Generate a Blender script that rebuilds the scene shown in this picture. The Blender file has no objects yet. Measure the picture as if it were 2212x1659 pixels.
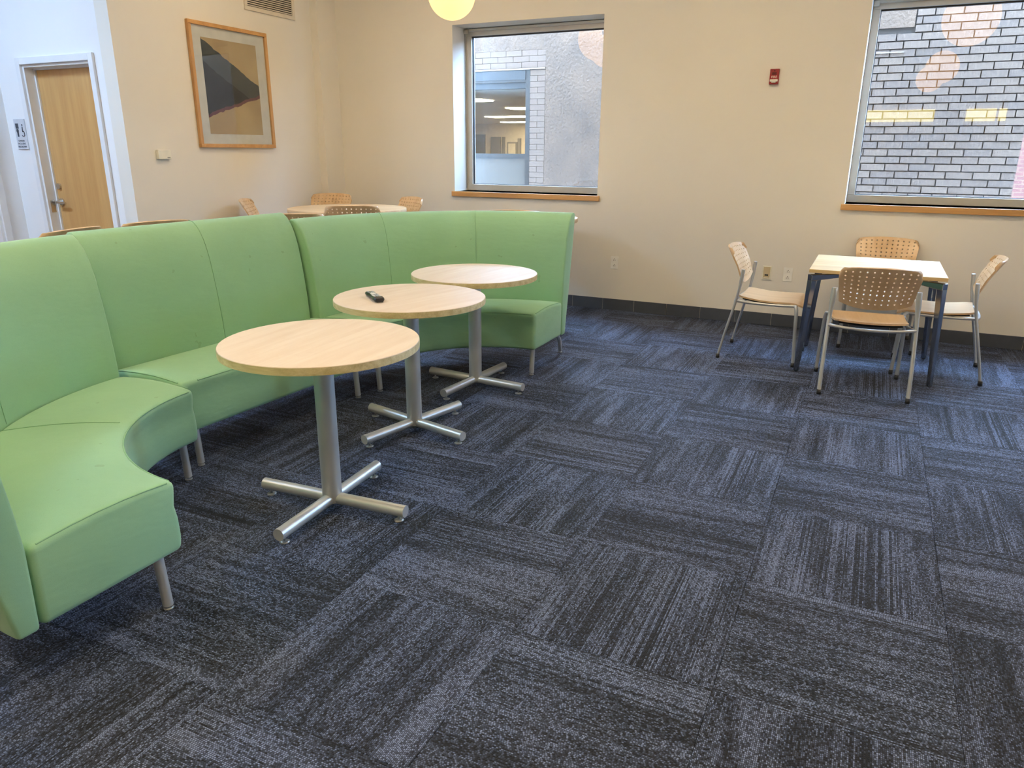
import bpy, bmesh, math, random
from mathutils import Vector, Matrix
random.seed(7)
S = bpy.context.scene
COL = S.collection
PI = math.pi

# ------------------------------------------------------------------ camera
cam = bpy.data.cameras.new('camera'); CAM = bpy.data.objects.new('camera', cam); COL.objects.link(CAM)
cam.sensor_width = 36.0; cam.lens = 1583.23 / 2212 * 36.0; cam.clip_start = .05; cam.clip_end = 200
pit, rol, yaw = .308255, .00634631, -.446542
fw = Vector((math.sin(yaw)*math.cos(pit), math.cos(yaw)*math.cos(pit), -math.sin(pit)))
rt = Vector((math.cos(yaw), -math.sin(yaw), 0)); up = rt.cross(fw)
rt2 = rt*math.cos(rol) + up*math.sin(rol); up2 = up*math.cos(rol) - rt*math.sin(rol)
CAM.matrix_world = Matrix(((rt2.x, up2.x, -fw.x, 0), (rt2.y, up2.y, -fw.y, 0), (rt2.z, up2.z, -fw.z, 1.425), (0, 0, 0, 1)))
S.camera = CAM
S.view_settings.view_transform = 'Standard'; S.view_settings.look = 'None'; S.view_settings.gamma = 1.0
S.view_settings.use_curve_mapping = False
S.view_settings.exposure = 0.06
S.cycles.use_denoising = True
S.cycles.use_adaptive_sampling = True; S.cycles.adaptive_threshold = .15; S.cycles.adaptive_min_samples = 18
S.cycles.max_bounces = 7; S.cycles.diffuse_bounces = 4; S.cycles.glossy_bounces = 3; S.cycles.transparent_max_bounces = 12
S.cycles.sample_clamp_indirect = 6.0; S.cycles.caustics_reflective = False; S.cycles.caustics_refractive = False

# ------------------------------------------------------------------ sky and light levels
SKY_COL, SKY_STR = (.40, .64, 1.0), 60.0
ADDED_LIGHT_COL = (1.0, .77, .47)
GLOBE_STR, ADDED_LIGHT_STR, STRIP_STR = 2.2, 26.0, 4.0
wld = bpy.data.worlds.new('overcast_sky'); S.world = wld; wld.use_nodes = True
wb = wld.node_tree.nodes['Background']; wb.inputs[0].default_value = (*SKY_COL, 1); wb.inputs[1].default_value = SKY_STR

def portal(loc, rot, sx, sy):
    l = bpy.data.lights.new('daylight_portal', 'AREA'); l.shape = 'RECTANGLE'; l.size = sx; l.size_y = sy
    l.cycles.is_portal = True
    o = bpy.data.objects.new('daylight_portal', l); o.location = loc; o.rotation_euler = rot; COL.objects.link(o)

# ------------------------------------------------------------------ material helpers
MATS = {}
def nmat(name):
    m = bpy.data.materials.new(name); m.use_nodes = True
    nt = m.node_tree; b = nt.nodes['Principled BSDF']; MATS[name] = m
    return m, nt, b
class NT:
    def __init__(s, nt): s.nt = nt; s.n = nt.nodes; s.l = nt.links
    def node(s, t, **kw):
        n = s.n.new(t)
        for k, v in kw.items(): setattr(n, k, v)
        return n
    def link(s, a, b): s.l.new(a, b)
    def setin(s, sock, v):
        if hasattr(v, 'is_linked') or hasattr(v, 'links'): s.l.new(v, sock)
        else: sock.default_value = v
    def math(s, op, a, b=0.0, c=0.0, clamp=False):
        n = s.node('ShaderNodeMath', operation=op, use_clamp=clamp)
        for i, v in enumerate((a, b, c)): s.setin(n.inputs[i], v)
        return n.outputs[0]
    def coord(s, which='Object'): return s.node('ShaderNodeTexCoord').outputs[which]
    def mapping(s, vec, scale=(1, 1, 1), loc=None, rot=(0, 0, 0)):
        n = s.node('ShaderNodeMapping'); s.link(vec, n.inputs['Vector']); n.inputs['Scale'].default_value = scale
        n.inputs['Rotation'].default_value = rot
        if loc is not None: s.setin(n.inputs['Location'], loc)
        return n.outputs[0]
    def noise(s, vec, scale=1, detail=3, rough=.5):
        n = s.node('ShaderNodeTexNoise'); s.link(vec, n.inputs['Vector'])
        n.inputs['Scale'].default_value = scale; n.inputs['Detail'].default_value = detail; n.inputs['Roughness'].default_value = rough
        return n.outputs['Fac']
    def ramp(s, fac, stops):
        n = s.node('ShaderNodeValToRGB'); s.setin(n.inputs[0], fac); e = n.color_ramp.elements
        while len(e) < len(stops): e.new(.5)
        for i, (p, c) in enumerate(stops): e[i].position = p; e[i].color = (*c, 1) if len(c) == 3 else c
        return n.outputs[0]
    def mix(s, f, a, b):
        n = s.node('ShaderNodeMix', data_type='RGBA'); s.setin(n.inputs[0], f)
        for i, v in ((6, a), (7, b)):
            if isinstance(v, tuple): v = (*v, 1) if len(v) == 3 else v
            s.setin(n.inputs[i], v)
        return n.outputs[2]
    def bump(s, h, strength, dist, bsdf):
        n = s.node('ShaderNodeBump'); n.inputs['Strength'].default_value = strength; n.inputs['Distance'].default_value = dist
        s.setin(n.inputs['Height'], h); s.link(n.outputs[0], bsdf.inputs['Normal'])
    def rnd(s): return s.node('ShaderNodeObjectInfo').outputs['Random']

def plain(name, col, rough=.6, metal=0.0, var=.06, scale=12, bump=0.0, bdist=.002, bscale=None, spec=None, sheen=0):
    m, nt, b = nmat(name); t = NT(nt)
    v = t.noise(t.coord(), scale, 3)
    c0 = tuple(c*(1-var) for c in col); c1 = tuple(min(1, c*(1+var)) for c in col)
    t.link(t.ramp(v, [(.3, c0), (.7, c1)]), b.inputs['Base Color'])
    b.inputs['Roughness'].default_value = rough; b.inputs['Metallic'].default_value = metal
    if spec is not None: b.inputs['Specular IOR Level'].default_value = spec
    if sheen: b.inputs['Sheen Weight'].default_value = sheen; b.inputs['Sheen Roughness'].default_value = .5
    if bump: t.bump(t.noise(t.coord(), bscale or scale*6, 4), bump, bdist, b)
    return m

def emit(name, col, strength):
    m, nt, b = nmat(name); t = NT(nt)
    v = t.noise(t.coord(), 3, 2)
    b.inputs['Base Color'].default_value = (.35, .3, .22, 1); b.inputs['Roughness'].default_value = .6
    t.link(t.ramp(v, [(0, tuple(c*.96 for c in col)), (1, col)]), b.inputs['Emission Color'])
    b.inputs['Emission Strength'].default_value = strength
    return m

plain('wall_paint', (.80, .765, .69), .75, var=.015, scale=2, bump=.12, bdist=.001, bscale=260)
plain('white_paint', (.86, .86, .86), .7, var=.012, scale=2, bump=.1, bdist=.001, bscale=260)
plain('trim_white', (.80, .81, .82), .45, var=.02)
plain('ceiling_paint', (.86, .85, .82), .85, var=.01)
plain('base_vinyl', (.066, .075, .095), .42, var=.12, scale=9)
plain('alu_frame', (.66, .64, .58), .42, metal=.35, var=.03)
plain('dark_gasket', (.02, .02, .022), .5)
plain('sofa_seam', (.255, .47, .27), .8)
plain('silver_paint', (.60, .62, .62), .36, metal=.55, var=.05, scale=5)
plain('chair_tube', (.52, .54, .55), .38, metal=.55, var=.04)
plain('chrome', (.30, .31, .33), .14, metal=1.0, var=.03)
plain('black_plastic', (.012, .012, .013), .35)
plain('remote_black', (.015, .016, .018), .22)
plain('remote_button', (.45, .5, .52), .4)
plain('remote_disc', (.82, .85, .84), .3)
plain('lever_metal', (.65, .62, .58), .25, metal=.95)
plain('ivory_plastic', (.82, .80, .68), .4)
plain('white_plastic', (.86, .85, .80), .35)
plain('beige_plate', (.62, .50, .30), .45)
plain('slot_dark', (.03, .028, .025), .5)
plain('sign_plate', (.62, .64, .68), .4)
plain('sign_ink', (.06, .065, .08), .5)
plain('alarm_red', (.30, .018, .02), .35)
plain('alarm_dark', (.11, .006, .008), .45)
plain('alarm_lens', (.72, .68, .60), .12)
plain('alarm_white', (.85, .75, .68), .5)
plain('vent_paint', (.70, .64, .53), .5)
plain('vent_dark', (.04, .038, .034), .8)
plain('mat_board', (.82, .78, .72), .8)
plain('tube_glide', (.35, .36, .36), .3, metal=.5)
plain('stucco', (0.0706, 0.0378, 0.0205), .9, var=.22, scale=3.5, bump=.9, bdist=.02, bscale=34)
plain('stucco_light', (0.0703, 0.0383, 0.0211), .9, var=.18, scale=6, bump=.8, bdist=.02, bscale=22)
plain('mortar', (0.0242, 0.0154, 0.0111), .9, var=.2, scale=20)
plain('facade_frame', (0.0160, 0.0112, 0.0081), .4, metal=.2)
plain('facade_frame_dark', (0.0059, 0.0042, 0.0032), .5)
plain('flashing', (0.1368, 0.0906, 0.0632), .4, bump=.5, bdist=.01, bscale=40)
plain('shade_panel', (0.0521, 0.0377, 0.0262), .35)
plain('office_wall', (.86, .76, .60), .8)
plain('office_dark', (.30, .28, .25), .6)
plain('office_ceiling', (.88, .80, .66), .8)
plain('ground_concrete', (.30, .30, .30), .9, var=.2)
plain('cable_dark', (.05, .045, .04), .5)
plain('panel_tan', (.55, .42, .25), .7)
emit('globe_glow', (1.0, .50, .17), GLOBE_STR)
emit('added_light_glow', ADDED_LIGHT_COL, ADDED_LIGHT_STR)
emit('strip_glow', (1.0, .78, .22), STRIP_STR)
emit('office_glow', (1.0, .80, .52), 60.0)

def wood(name, c0, c1, rough=.4, axis=0, freq=18, rings=1.0, coat=0.0):
    m, nt, b = nmat(name); t = NT(nt)
    sc = [freq]*3; sc[axis] = freq*.07
    oi = t.rnd(); off = t.node('ShaderNodeCombineXYZ')
    t.link(t.math('MULTIPLY', oi, 13.0), off.inputs[0]); t.link(t.math('MULTIPLY', oi, 7.0), off.inputs[1])
    v = t.mapping(t.coord(), tuple(sc), loc=off.outputs[0])
    n1 = t.noise(v, 1.0, 4, .55); sc2 = [c*5 for c in sc]
    n2 = t.noise(t.mapping(t.coord(), tuple(sc2)), 1.0, 3, .6)
    f = t.math('ADD', t.math('MULTIPLY', n1, .7), t.math('MULTIPLY', n2, .3))
    t.link(t.ramp(f, [(.33, c0), (.66, c1)]), b.inputs['Base Color'])
    b.inputs['Roughness'].default_value = rough
    if coat: b.inputs['Coat Weight'].default_value = coat; b.inputs['Coat Roughness'].default_value = .25
    t.bump(n2, .05, .001, b)
    return m
wood('door_wood', (.52, .275, .092), (.65, .385, .145), .35, axis=2, freq=10)
wood('sill_wood', (.50, .26, .085), (.66, .37, .14), .38, axis=0, freq=22)
wood('frame_wood', (.48, .25, .09), (.66, .39, .16), .4, axis=2, freq=22)
wood('chair_ply', (.60, .39, .20), (.76, .55, .33), .30, axis=2, freq=12, coat=.3)
wood('chair_seat_ply', (.60, .39, .20), (.76, .55, .33), .30, axis=1, freq=12, coat=.3)
wood('ply_edge', (.52, .42, .19), (.78, .68, .40), .6, axis=0, freq=40)
wood('counter_top', (.60, .43, .24), (.76, .58, .36), .45, axis=0, freq=14)
wood('square_top', (.55, .39, .17), (.72, .54, .27), .62, axis=0, freq=14)
def laminate():
    m, nt, b = nmat('table_laminate'); t = NT(nt)
    oi = t.rnd()
    v = t.mapping(t.coord(), (26, 2.2, 1)); n1 = t.noise(v, 1, 4, .6)
    scr = t.noise(t.mapping(t.coord(), (9, 160, 1), rot=(0, 0, .5)), 1, 2, .5)
    big = t.noise(t.coord(), 5, 3)
    c = t.ramp(n1, [(.3, (.74, .60, .46)), (.7, (.84, .73, .60))])
    c = t.mix(t.math('MULTIPLY', t.math('GREATER_THAN', scr, .70), .35), c, (.62, .49, .37))
    c = t.mix(t.math('MULTIPLY', big, .25), c, (.86, .76, .66))
    t.link(c, b.inputs['Base Color']); b.inputs['Roughness'].default_value = .42
laminate()

def fabric():
    m, nt, b = nmat('sofa_fabric'); t = NT(nt)
    co = t.coord()
    big = t.noise(co, 2.2, 3); fine = t.noise(co, 420, 2)
    c = t.ramp(big, [(.3, (.27, .50, .285)), (.7, (.305, .55, .32))])
    spots = t.noise(co, 16, 2, .4)
    c = t.mix(t.math('MULTIPLY', t.math('GREATER_THAN', spots, .755), .35), c, (.18, .30, .13))
    c = t.mix(t.math('MULTIPLY', t.math('GREATER_THAN', fine, .60), .12), c, (.16, .30, .12))
    t.link(c, b.inputs['Base Color']); b.inputs['Roughness'].default_value = .72
    b.inputs['Sheen Weight'].default_value = .25; b.inputs['Sheen Roughness'].default_value = .45
    wr = t.noise(t.mapping(co, (5, 5, 14)), 1, 3, .5)
    n = t.math('ADD', t.math('MULTIPLY', wr, 1.0), t.math('MULTIPLY', fine, .03))
    t.bump(n, .22, .02, b)
fabric()

def carpet():
    m, nt, b = nmat('carpet_loops'); t = NT(nt)
    co = t.coord(); sep = t.node('ShaderNodeSeparateXYZ'); t.link(co, sep.inputs[0])
    u, v = sep.outputs[0], sep.outputs[1]; r = t.rnd(); rr = t.math('MULTIPLY', r, 91.7)
    ROW, LOOP = .0047, .0070
    rv = t.math('DIVIDE', v, ROW); rid = t.math('FLOOR', rv); rf = t.math('FRACT', rv)
    wn = t.node('ShaderNodeTexWhiteNoise', noise_dimensions='2D'); cx = t.node('ShaderNodeCombineXYZ')
    t.link(rid, cx.inputs[0]); t.link(rr, cx.inputs[1]); t.link(cx.outputs[0], wn.inputs['Vector']); rowr = wn.outputs['Value']
    def nz(su, sv, detail, rough, k):
        c = t.node('ShaderNodeCombineXYZ'); t.link(t.math('MULTIPLY', u, su), c.inputs[0])
        t.link(t.math('MULTIPLY', v, sv), c.inputs[1]); t.link(t.math('ADD', rr, k), c.inputs[2])
        return t.noise(c.outputs[0], 1, detail, rough)
    streak = nz(2.4, 30, 3, .55, 0.0); band = nz(1.2, 8, 2, .5, 31.0); lined = nz(.5, 4, 1, .5, 57.0)
    # loop-by-loop speckle
    lu = t.math('ADD', t.math('DIVIDE', u, LOOP), t.math('MULTIPLY', rowr, 7.3))
    wn2 = t.node('ShaderNodeTexWhiteNoise', noise_dimensions='3D'); c2 = t.node('ShaderNodeCombineXYZ')
    t.link(t.math('FLOOR', lu), c2.inputs[0]); t.link(rid, c2.inputs[1]); t.link(rr, c2.inputs[2]); t.link(c2.outputs[0], wn2.inputs['Vector'])
    speck = wn2.outputs['Value']
    prof = t.math('SINE', t.math('MULTIPLY', rf, PI)); lp = t.math('SINE', t.math('MULTIPLY', t.math('FRACT', lu), PI))
    h = t.math('MULTIPLY', t.math('POWER', prof, .7), t.math('POWER', lp, .6))
    ln = t.math('MULTIPLY', t.math('SUBTRACT', lined, .46, clamp=True), 5.0, clamp=True)
    a = t.math('ADD', t.math('MULTIPLY', t.math('SUBTRACT', streak, .5), 1.3), t.math('MULTIPLY', t.math('SUBTRACT', band, .5), 1.2))
    a = t.math('ADD', a, t.math('MULTIPLY', t.math('SUBTRACT', rowr, .5), t.math('ADD', t.math('MULTIPLY', ln, .75), .10)))
    a = t.math('ADD', a, t.math('MULTIPLY', t.math('SUBTRACT', speck, .5), .9))
    a = t.math('ADD', a, .45, clamp=True)
    f = t.math('MULTIPLY', a, t.math('ADD', t.math('MULTIPLY', h, .85), .15), clamp=True)
    c = t.ramp(f, [(0, (.0060, .0078, .0128)), (.35, (.050, .0645, .106)), (1, (.29, .37, .60))])
    t.link(c, b.inputs['Base Color']); b.inputs['Roughness'].default_value = .62
    b.inputs['Specular IOR Level'].default_value = .28
    t.bump(h, .5, .003, b)
carpet()

def glass(name, refl):
    m, nt, b = nmat(name); t = NT(nt); nt.nodes.remove(b)
    tr = t.node('ShaderNodeBsdfTransparent'); gl = t.node('ShaderNodeBsdfGlossy'); gl.inputs['Roughness'].default_value = 0.0
    tr.inputs[0].default_value = (.93, .95, .96, 1)
    lw = t.node('ShaderNodeLayerWeight'); lw.inputs['Blend'].default_value = .5
    sch = t.math('ADD', t.math('MULTIPLY', t.math('POWER', lw.outputs['Facing'], 5.0), .96), .04)   # Schlick, same from both sides of the pane
    fac = t.math('MULTIPLY', sch, refl, clamp=True)
    mx = t.node('ShaderNodeMixShader'); t.link(fac, mx.inputs[0]); t.link(tr.outputs[0], mx.inputs[1]); t.link(gl.outputs[0], mx.inputs[2])
    t.link(mx.outputs[0], nt.nodes['Material Output'].inputs[0])
glass('window_glass', 2.3); glass('picture_glass', 1.0); glass('office_glass', .25)

def brickmat(name, a, b_, c_):
    m, nt, b = nmat(name); t = NT(nt); r = t.rnd()
    base = t.ramp(r, [(0, a), (.5, b_), (1, c_)])
    v = t.noise(t.mapping(t.coord(), (60, 60, 9)), 1, 3, .6)
    c = t.mix(t.math('MULTIPLY', t.math('SUBTRACT', v, .45, clamp=True), 1.6, clamp=True), base, (0.1440, 0.0875, 0.0549))
    t.link(c, b.inputs['Base Color']); b.inputs['Roughness'].default_value = .8
    t.bump(t.noise(t.coord(), 60, 4), .5, .006, b)
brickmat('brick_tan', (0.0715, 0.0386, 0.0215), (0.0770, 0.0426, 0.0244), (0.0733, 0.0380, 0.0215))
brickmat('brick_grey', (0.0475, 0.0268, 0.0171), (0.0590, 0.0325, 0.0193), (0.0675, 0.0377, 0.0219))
def redbrick():
    m, nt, b = nmat('brick_red'); t = NT(nt)
    br = t.node('ShaderNodeTexBrick'); sp = t.node('ShaderNodeSeparateXYZ'); t.link(t.coord(), sp.inputs[0])
    c = t.node('ShaderNodeCombineXYZ'); t.link(sp.outputs[0], c.inputs[0]); t.link(sp.outputs[2], c.inputs[1]); t.link(c.outputs[0], br.inputs['Vector'])
    br.inputs['Color1'].default_value = (0.0430, 0.0063, 0.0017, 1); br.inputs['Color2'].default_value = (0.0498, 0.0086, 0.0024, 1); br.inputs['Mortar'].default_value = (0.0589, 0.0236, 0.0083, 1)
    br.inputs['Scale'].default_value = 1; br.inputs['Brick Width'].default_value = .21; br.inputs['Row Height'].default_value = .07; br.inputs['Mortar Size'].default_value = .008
    t.link(br.outputs[0], b.inputs['Base Color']); b.inputs['Roughness'].default_value = .85
redbrick()
def printmat():
    # a plain stand-in print: slanted charcoal and slate fields on tan
    m, nt, b = nmat('picture_print'); t = NT(nt)
    sp = t.node('ShaderNodeSeparateXYZ'); co = t.coord(); t.link(co, sp.inputs[0]); y, z = sp.outputs[1], sp.outputs[2]
    n = t.math('MULTIPLY', t.math('SUBTRACT', t.noise(co, 14, 4), .5), .05)
    d1 = t.math('ADD', t.math('ADD', z, t.math('MULTIPLY', y, .55)), n)
    d2 = t.math('ADD', t.math('SUBTRACT', z, t.math('MULTIPLY', y, .30)), n)
    tan = t.ramp(t.noise(co, 3, 2), [(.3, (.52, .36, .19)), (.7, (.62, .46, .26))])
    c = t.mix(t.math('LESS_THAN', d1, .20), tan, (.085, .09, .085))
    c = t.mix(t.math('LESS_THAN', d1, .02), c, (.040, .036, .034))
    c = t.mix(t.math('LESS_THAN', d2, -.13), c, (.20, .08, .085))
    c = t.mix(t.math('LESS_THAN', d2, -.155), c, tan)
    t.link(c, b.inputs['Base Color']); b.inputs['Roughness'].default_value = .8
printmat()

# ------------------------------------------------------------------ geometry helpers
def addbox(bm, x0, x1, y0, y1, z0, z1):
    vs = [bm.verts.new(p) for p in ((x0, y0, z0), (x1, y0, z0), (x1, y1, z0), (x0, y1, z0), (x0, y0, z1), (x1, y0, z1), (x1, y1, z1), (x0, y1, z1))]
    for f in ((0, 3, 2, 1), (4, 5, 6, 7), (0, 1, 5, 4), (1, 2, 6, 5), (2, 3, 7, 6), (3, 0, 4, 7)): bm.faces.new([vs[i] for i in f])
def boxes(*bs):
    bm = bmesh.new()
    for b in bs: addbox(bm, *b)
    return bm
def smooth_path(pts, n=6):
    if len(pts) < 3: return [Vector(p) for p in pts]
    P = [Vector(p) for p in pts]; P = [P[0]*2-P[1]] + P + [P[-1]*2-P[-2]]; out = []
    for i in range(1, len(P)-2):
        a, b, c, d = P[i-1:i+3]
        for k in range(n):
            t = k/n; out.append(.5*((2*b) + (c-a)*t + (2*a-5*b+4*c-d)*t*t + (-a+3*b-3*c+d)*t**3))
    out.append(P[-2]); return out
def addtube(bm, pts, r, seg=12, rad=None, flat=1.0, flatdir=None):
    pts = [Vector(p) for p in pts]; n = len(pts); rings = []
    t0 = (pts[1]-pts[0]).normalized(); ref = Vector((0, 0, 1)) if abs(t0.z) < .9 else Vector((1, 0, 0))
    if flatdir is not None: ref = Vector(flatdir)
    a = (ref - t0*ref.dot(t0)).normalized()
    for i, p in enumerate(pts):
        t = (pts[min(i+1, n-1)]-pts[max(i-1, 0)]).normalized()
        a = (a - t*a.dot(t)).normalized(); b = t.cross(a); rr = rad[i] if rad else r
        rings.append([bm.verts.new(p + (a*math.cos(2*PI*k/seg)*flat + b*math.sin(2*PI*k/seg))*rr) for k in range(seg)])
    for i in range(n-1):
        for k in range(seg):
            f = bm.faces.new((rings[i][k], rings[i][(k+1) % seg], rings[i+1][(k+1) % seg], rings[i+1][k])); f.smooth = True
    for rg, rev in ((rings[0], True), (rings[-1], False)):
        bm.faces.new(rg[::-1] if rev else rg)
        for k in range(seg):
            e = bm.edges.get((rg[k], rg[(k+1) % seg]))
            if e: e.smooth = False
def tube(pts, r, seg=12, **k):
    bm = bmesh.new(); addtube(bm, pts, r, seg, **k); return bm
def lathe(prof, seg=32, cx=0, cy=0, caps=True):
    bm = bmesh.new(); rings = [[bm.verts.new((cx+r*math.cos(2*PI*k/seg), cy+r*math.sin(2*PI*k/seg), z)) for k in range(seg)] for r, z in prof]
    for i in range(len(rings)-1):
        for k in range(seg):
            f = bm.faces.new((rings[i][k], rings[i][(k+1) % seg], rings[i+1][(k+1) % seg], rings[i+1][k])); f.smooth = True
    if caps: bm.faces.new(rings[0][::-1]); bm.faces.new(rings[-1])
    return bm
def obj(name, bm, mat, parent=None, loc=None, bevel=0, bseg=2, angle=None, smooth=False):
    me = bpy.data.meshes.new(name)
    if isinstance(bm, bmesh.types.BMesh):
        bmesh.ops.recalc_face_normals(bm, faces=bm.faces)
        if smooth:
            for f in bm.faces: f.smooth = True
        bm.to_mesh(me); bm.free()
    else: me = bm
    if angle is not None: me.set_sharp_from_angle(angle=math.radians(angle))
    me.materials.clear(); me.materials.append(MATS[mat])
    o = bpy.data.objects.new(name, me); COL.objects.link(o)
    if parent: o.parent = parent
    if loc: o.location = loc
    if bevel:
        mod = o.modifiers.new('bevel', 'BEVEL'); mod.width = bevel; mod.segments = bseg; mod.limit_method = 'ANGLE'; mod.angle_limit = math.radians(40)
        if smooth: mod.harden_normals = False
    return o
def tag(o, label, cat, group=None):
    o['label'] = label; o['category'] = cat
    if group: o['group'] = group
    return o
def thing(name, label, cat, loc=(0, 0, 0), rz=0, group=None):
    o = bpy.data.objects.new(name, None); COL.objects.link(o); o.location = loc; o.rotation_euler = (0, 0, rz); o.empty_display_size = .1
    return tag(o, label, cat, group)
def struct(name, bm, mat, parent=None, **k):
    o = obj(name, bm, mat, parent, **k); o['kind'] = 'structure'; return o
def empty_struct(name, loc=(0, 0, 0)):
    o = bpy.data.objects.new(name, None); COL.objects.link(o); o.location = loc; o['kind'] = 'structure'; o.empty_display_size = .1; return o
def copytree(o, parent=None):
    c = o.copy(); COL.objects.link(c)
    if parent is not None: c.parent = parent
    for ch in o.children: copytree(ch, c)
    return c
def textbm(body, size, font_scale=1.0):
    cu = bpy.data.curves.new('lettering', 'FONT'); cu.body = body; cu.size = size; cu.align_x = 'CENTER'; cu.align_y = 'CENTER'; cu.extrude = .0004
    o = bpy.data.objects.new('lettering', cu); COL.objects.link(o)
    dg = bpy.context.evaluated_depsgraph_get(); me = bpy.data.meshes.new_from_object(o.evaluated_get(dg))
    bpy.data.objects.remove(o); bpy.data.curves.remove(cu)
    return me

# ------------------------------------------------------------------ room shell
YB = 6.555; ZC = 3.6; XL = -5.22; YD = 4.046; XA = -6.65; XR = 5.6; YR = -4.0
W1 = (-3.783, -2.288, 1.037, 2.54); W2 = (-.212, 1.285, 1.037, 2.54); W3 = (3.36, 4.857, 1.037, 2.54)
floor = struct('floor', boxes((XA-.15, XR+.15, YR-.15, YB+.3, -.16, -.007)), 'mortar')
T = .6096; X0 = -.155*1.425; Y0 = 1.237*1.425
tile_bm = boxes((-T/2+.0009, T/2-.0009, -T/2+.0009, T/2-.0009, -.007, 0)); tile_me = bpy.data.meshes.new('carpet_tile')
bmesh.ops.recalc_face_normals(tile_bm, faces=tile_bm.faces); tile_bm.to_mesh(tile_me); tile_bm.free(); tile_me.materials.append(MATS['carpet_loops'])
rest = bmesh.new()
for i in range(-11, 11):
    for j in range(-10, 9):
        xa, xb, ya, yb = X0+i*T, X0+(i+1)*T, Y0+j*T, Y0+(j+1)*T
        xa, xb, ya, yb = max(xa, XA), min(xb, XR), max(ya, YR), min(yb, YB)
        if xb-xa < .02 or yb-ya < .02: continue
        if (ya+yb)/2 > YD and (xa+xb)/2 < XL:      # outside the picture wall
            continue
        if xa < XL < xb and ya > YD-.3: xa = XL
        full = abs(xb-xa-T) < 1e-4 and abs(yb-ya-T) < 1e-4
        cx, cy = (xa+xb)/2, (ya+yb)/2; rot = PI/2 if (i+j) % 2 else 0
        if full: o = bpy.data.objects.new('carpet_tile', tile_me)
        else:
            hx, hy = (xb-xa)/2, (yb-ya)/2
            if rot: hx, hy = hy, hx
            b2 = boxes((-hx+.0009, hx-.0009, -hy+.0009, hy-.0009, -.007, 0)); bmesh.ops.recalc_face_normals(b2, faces=b2.faces)
            me = bpy.data.meshes.new('carpet_tile'); b2.to_mesh(me); b2.free(); me.materials.append(MATS['carpet_loops']); o = bpy.data.objects.new('carpet_tile', me)
        COL.objects.link(o); o.parent = floor; o.location = (cx, cy, 0); o.rotation_euler = (0, 0, rot)

SK = (-6.40, -5.60, 1.2, 2.3)   # unseen skylight, added for cool daylight on the alcove side
struct('ceiling', boxes((XA-.15, SK[0], YR-.15, YB+.3, ZC, ZC+.2), (SK[1], XR+.15, YR-.15, YB+.3, ZC, ZC+.2), (SK[0], SK[1], YR-.15, SK[2], ZC, ZC+.2), (SK[0], SK[1], SK[3], YB+.3, ZC, ZC+.2)), 'ceiling_paint')
portal(((SK[0]+SK[1])/2, (SK[2]+SK[3])/2, ZC+.19), (0, 0, 0), SK[1]-SK[0], SK[3]-SK[2])
WT = .345
struct('wall_back', boxes((XL-.14, W1[0], YB, YB+WT, 0, ZC), (W1[0], W1[1], YB, YB+WT, 0, W1[2]), (W1[0], W1[1], YB, YB+WT, W1[3], ZC), (W1[1], W2[0], YB, YB+WT, 0, ZC),
       (W2[0], W2[1], YB, YB+WT, 0, W2[2]), (W2[0], W2[1], YB, YB+WT, W2[3], ZC), (W2[1], W3[0], YB, YB+WT, 0, ZC),
       (W3[0], W3[1], YB, YB+WT, 0, W3[2]), (W3[0], W3[1], YB, YB+WT, W3[3], ZC), (W3[1], XR+.15, YB, YB+WT, 0, ZC)), 'wall_paint')
struct('wall_left', boxes((XL-.14, XL, YD, YB, 0, ZC)), 'wall_paint')
struct('trim_1', boxes((XL, -5.135, 6.274, YB, 0, ZC)), 'wall_paint')
DX0, DX1, DZ = -6.322, -5.493, 2.057
struct('wall_door', boxes((XA-.14, DX0, YD, YD+.16, 0, ZC), (DX1, XL-.14, YD, YD+.16, 0, ZC), (DX0, DX1, YD, YD+.16, DZ, ZC)), 'white_paint')
A0, A1 = 2.93, 3.845
struct('wall_alcove', boxes((XA-.14, XA, YR, A0, 0, ZC), (XA-.14, XA, A1, YD, 0, ZC), (XA-.14, XA, A0, A1, DZ, ZC)), 'white_paint')
struct('wall_right', boxes((XR, XR+.15, YR, YB, 0, ZC)), 'wall_paint')
struct('wall_rear', boxes((XA-.14, XR+.15, YR-.15, YR, 0, ZC)), 'wall_paint')

# baseboard of separate tiles along the back wall and the picture wall
bb = empty_struct('baseboard_back', (0, YB, 0))
bmt = bmesh.new(); addbox(bmt, -.1515, .1515, -.009, 0, 0, .103); bt_me = bpy.data.meshes.new('baseboard_tile'); bmesh.ops.recalc_face_normals(bmt, faces=bmt.faces)
bmt.to_mesh(bt_me); bmt.free(); bt_me.materials.append(MATS['base_vinyl'])
x = -1.884
while x-.305 > -5.13: x -= .305
while x+.16 < XR:
    o = bpy.data.objects.new('baseboard_tile', bt_me); COL.objects.link(o); o.parent = bb; o.location = (x+.152, 0, 0); x += .305
    m = o.modifiers.new('bevel', 'BEVEL'); m.width = .0015; m.segments = 1
grout = obj('grout_backing', boxes((-5.13, XR-.02, -.006, 0, 0, .1)), 'vent_paint', bb)
bl = empty_struct('baseboard_left', (XL, 0, 0))
y = YD
while y+.305 < 6.27:
    o = bpy.data.objects.new('baseboard_tile', bt_me); COL.objects.link(o); o.parent = bl; o.location = (0, y+.1525, 0); o.rotation_euler = (0, 0, PI/2); y += .305

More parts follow.
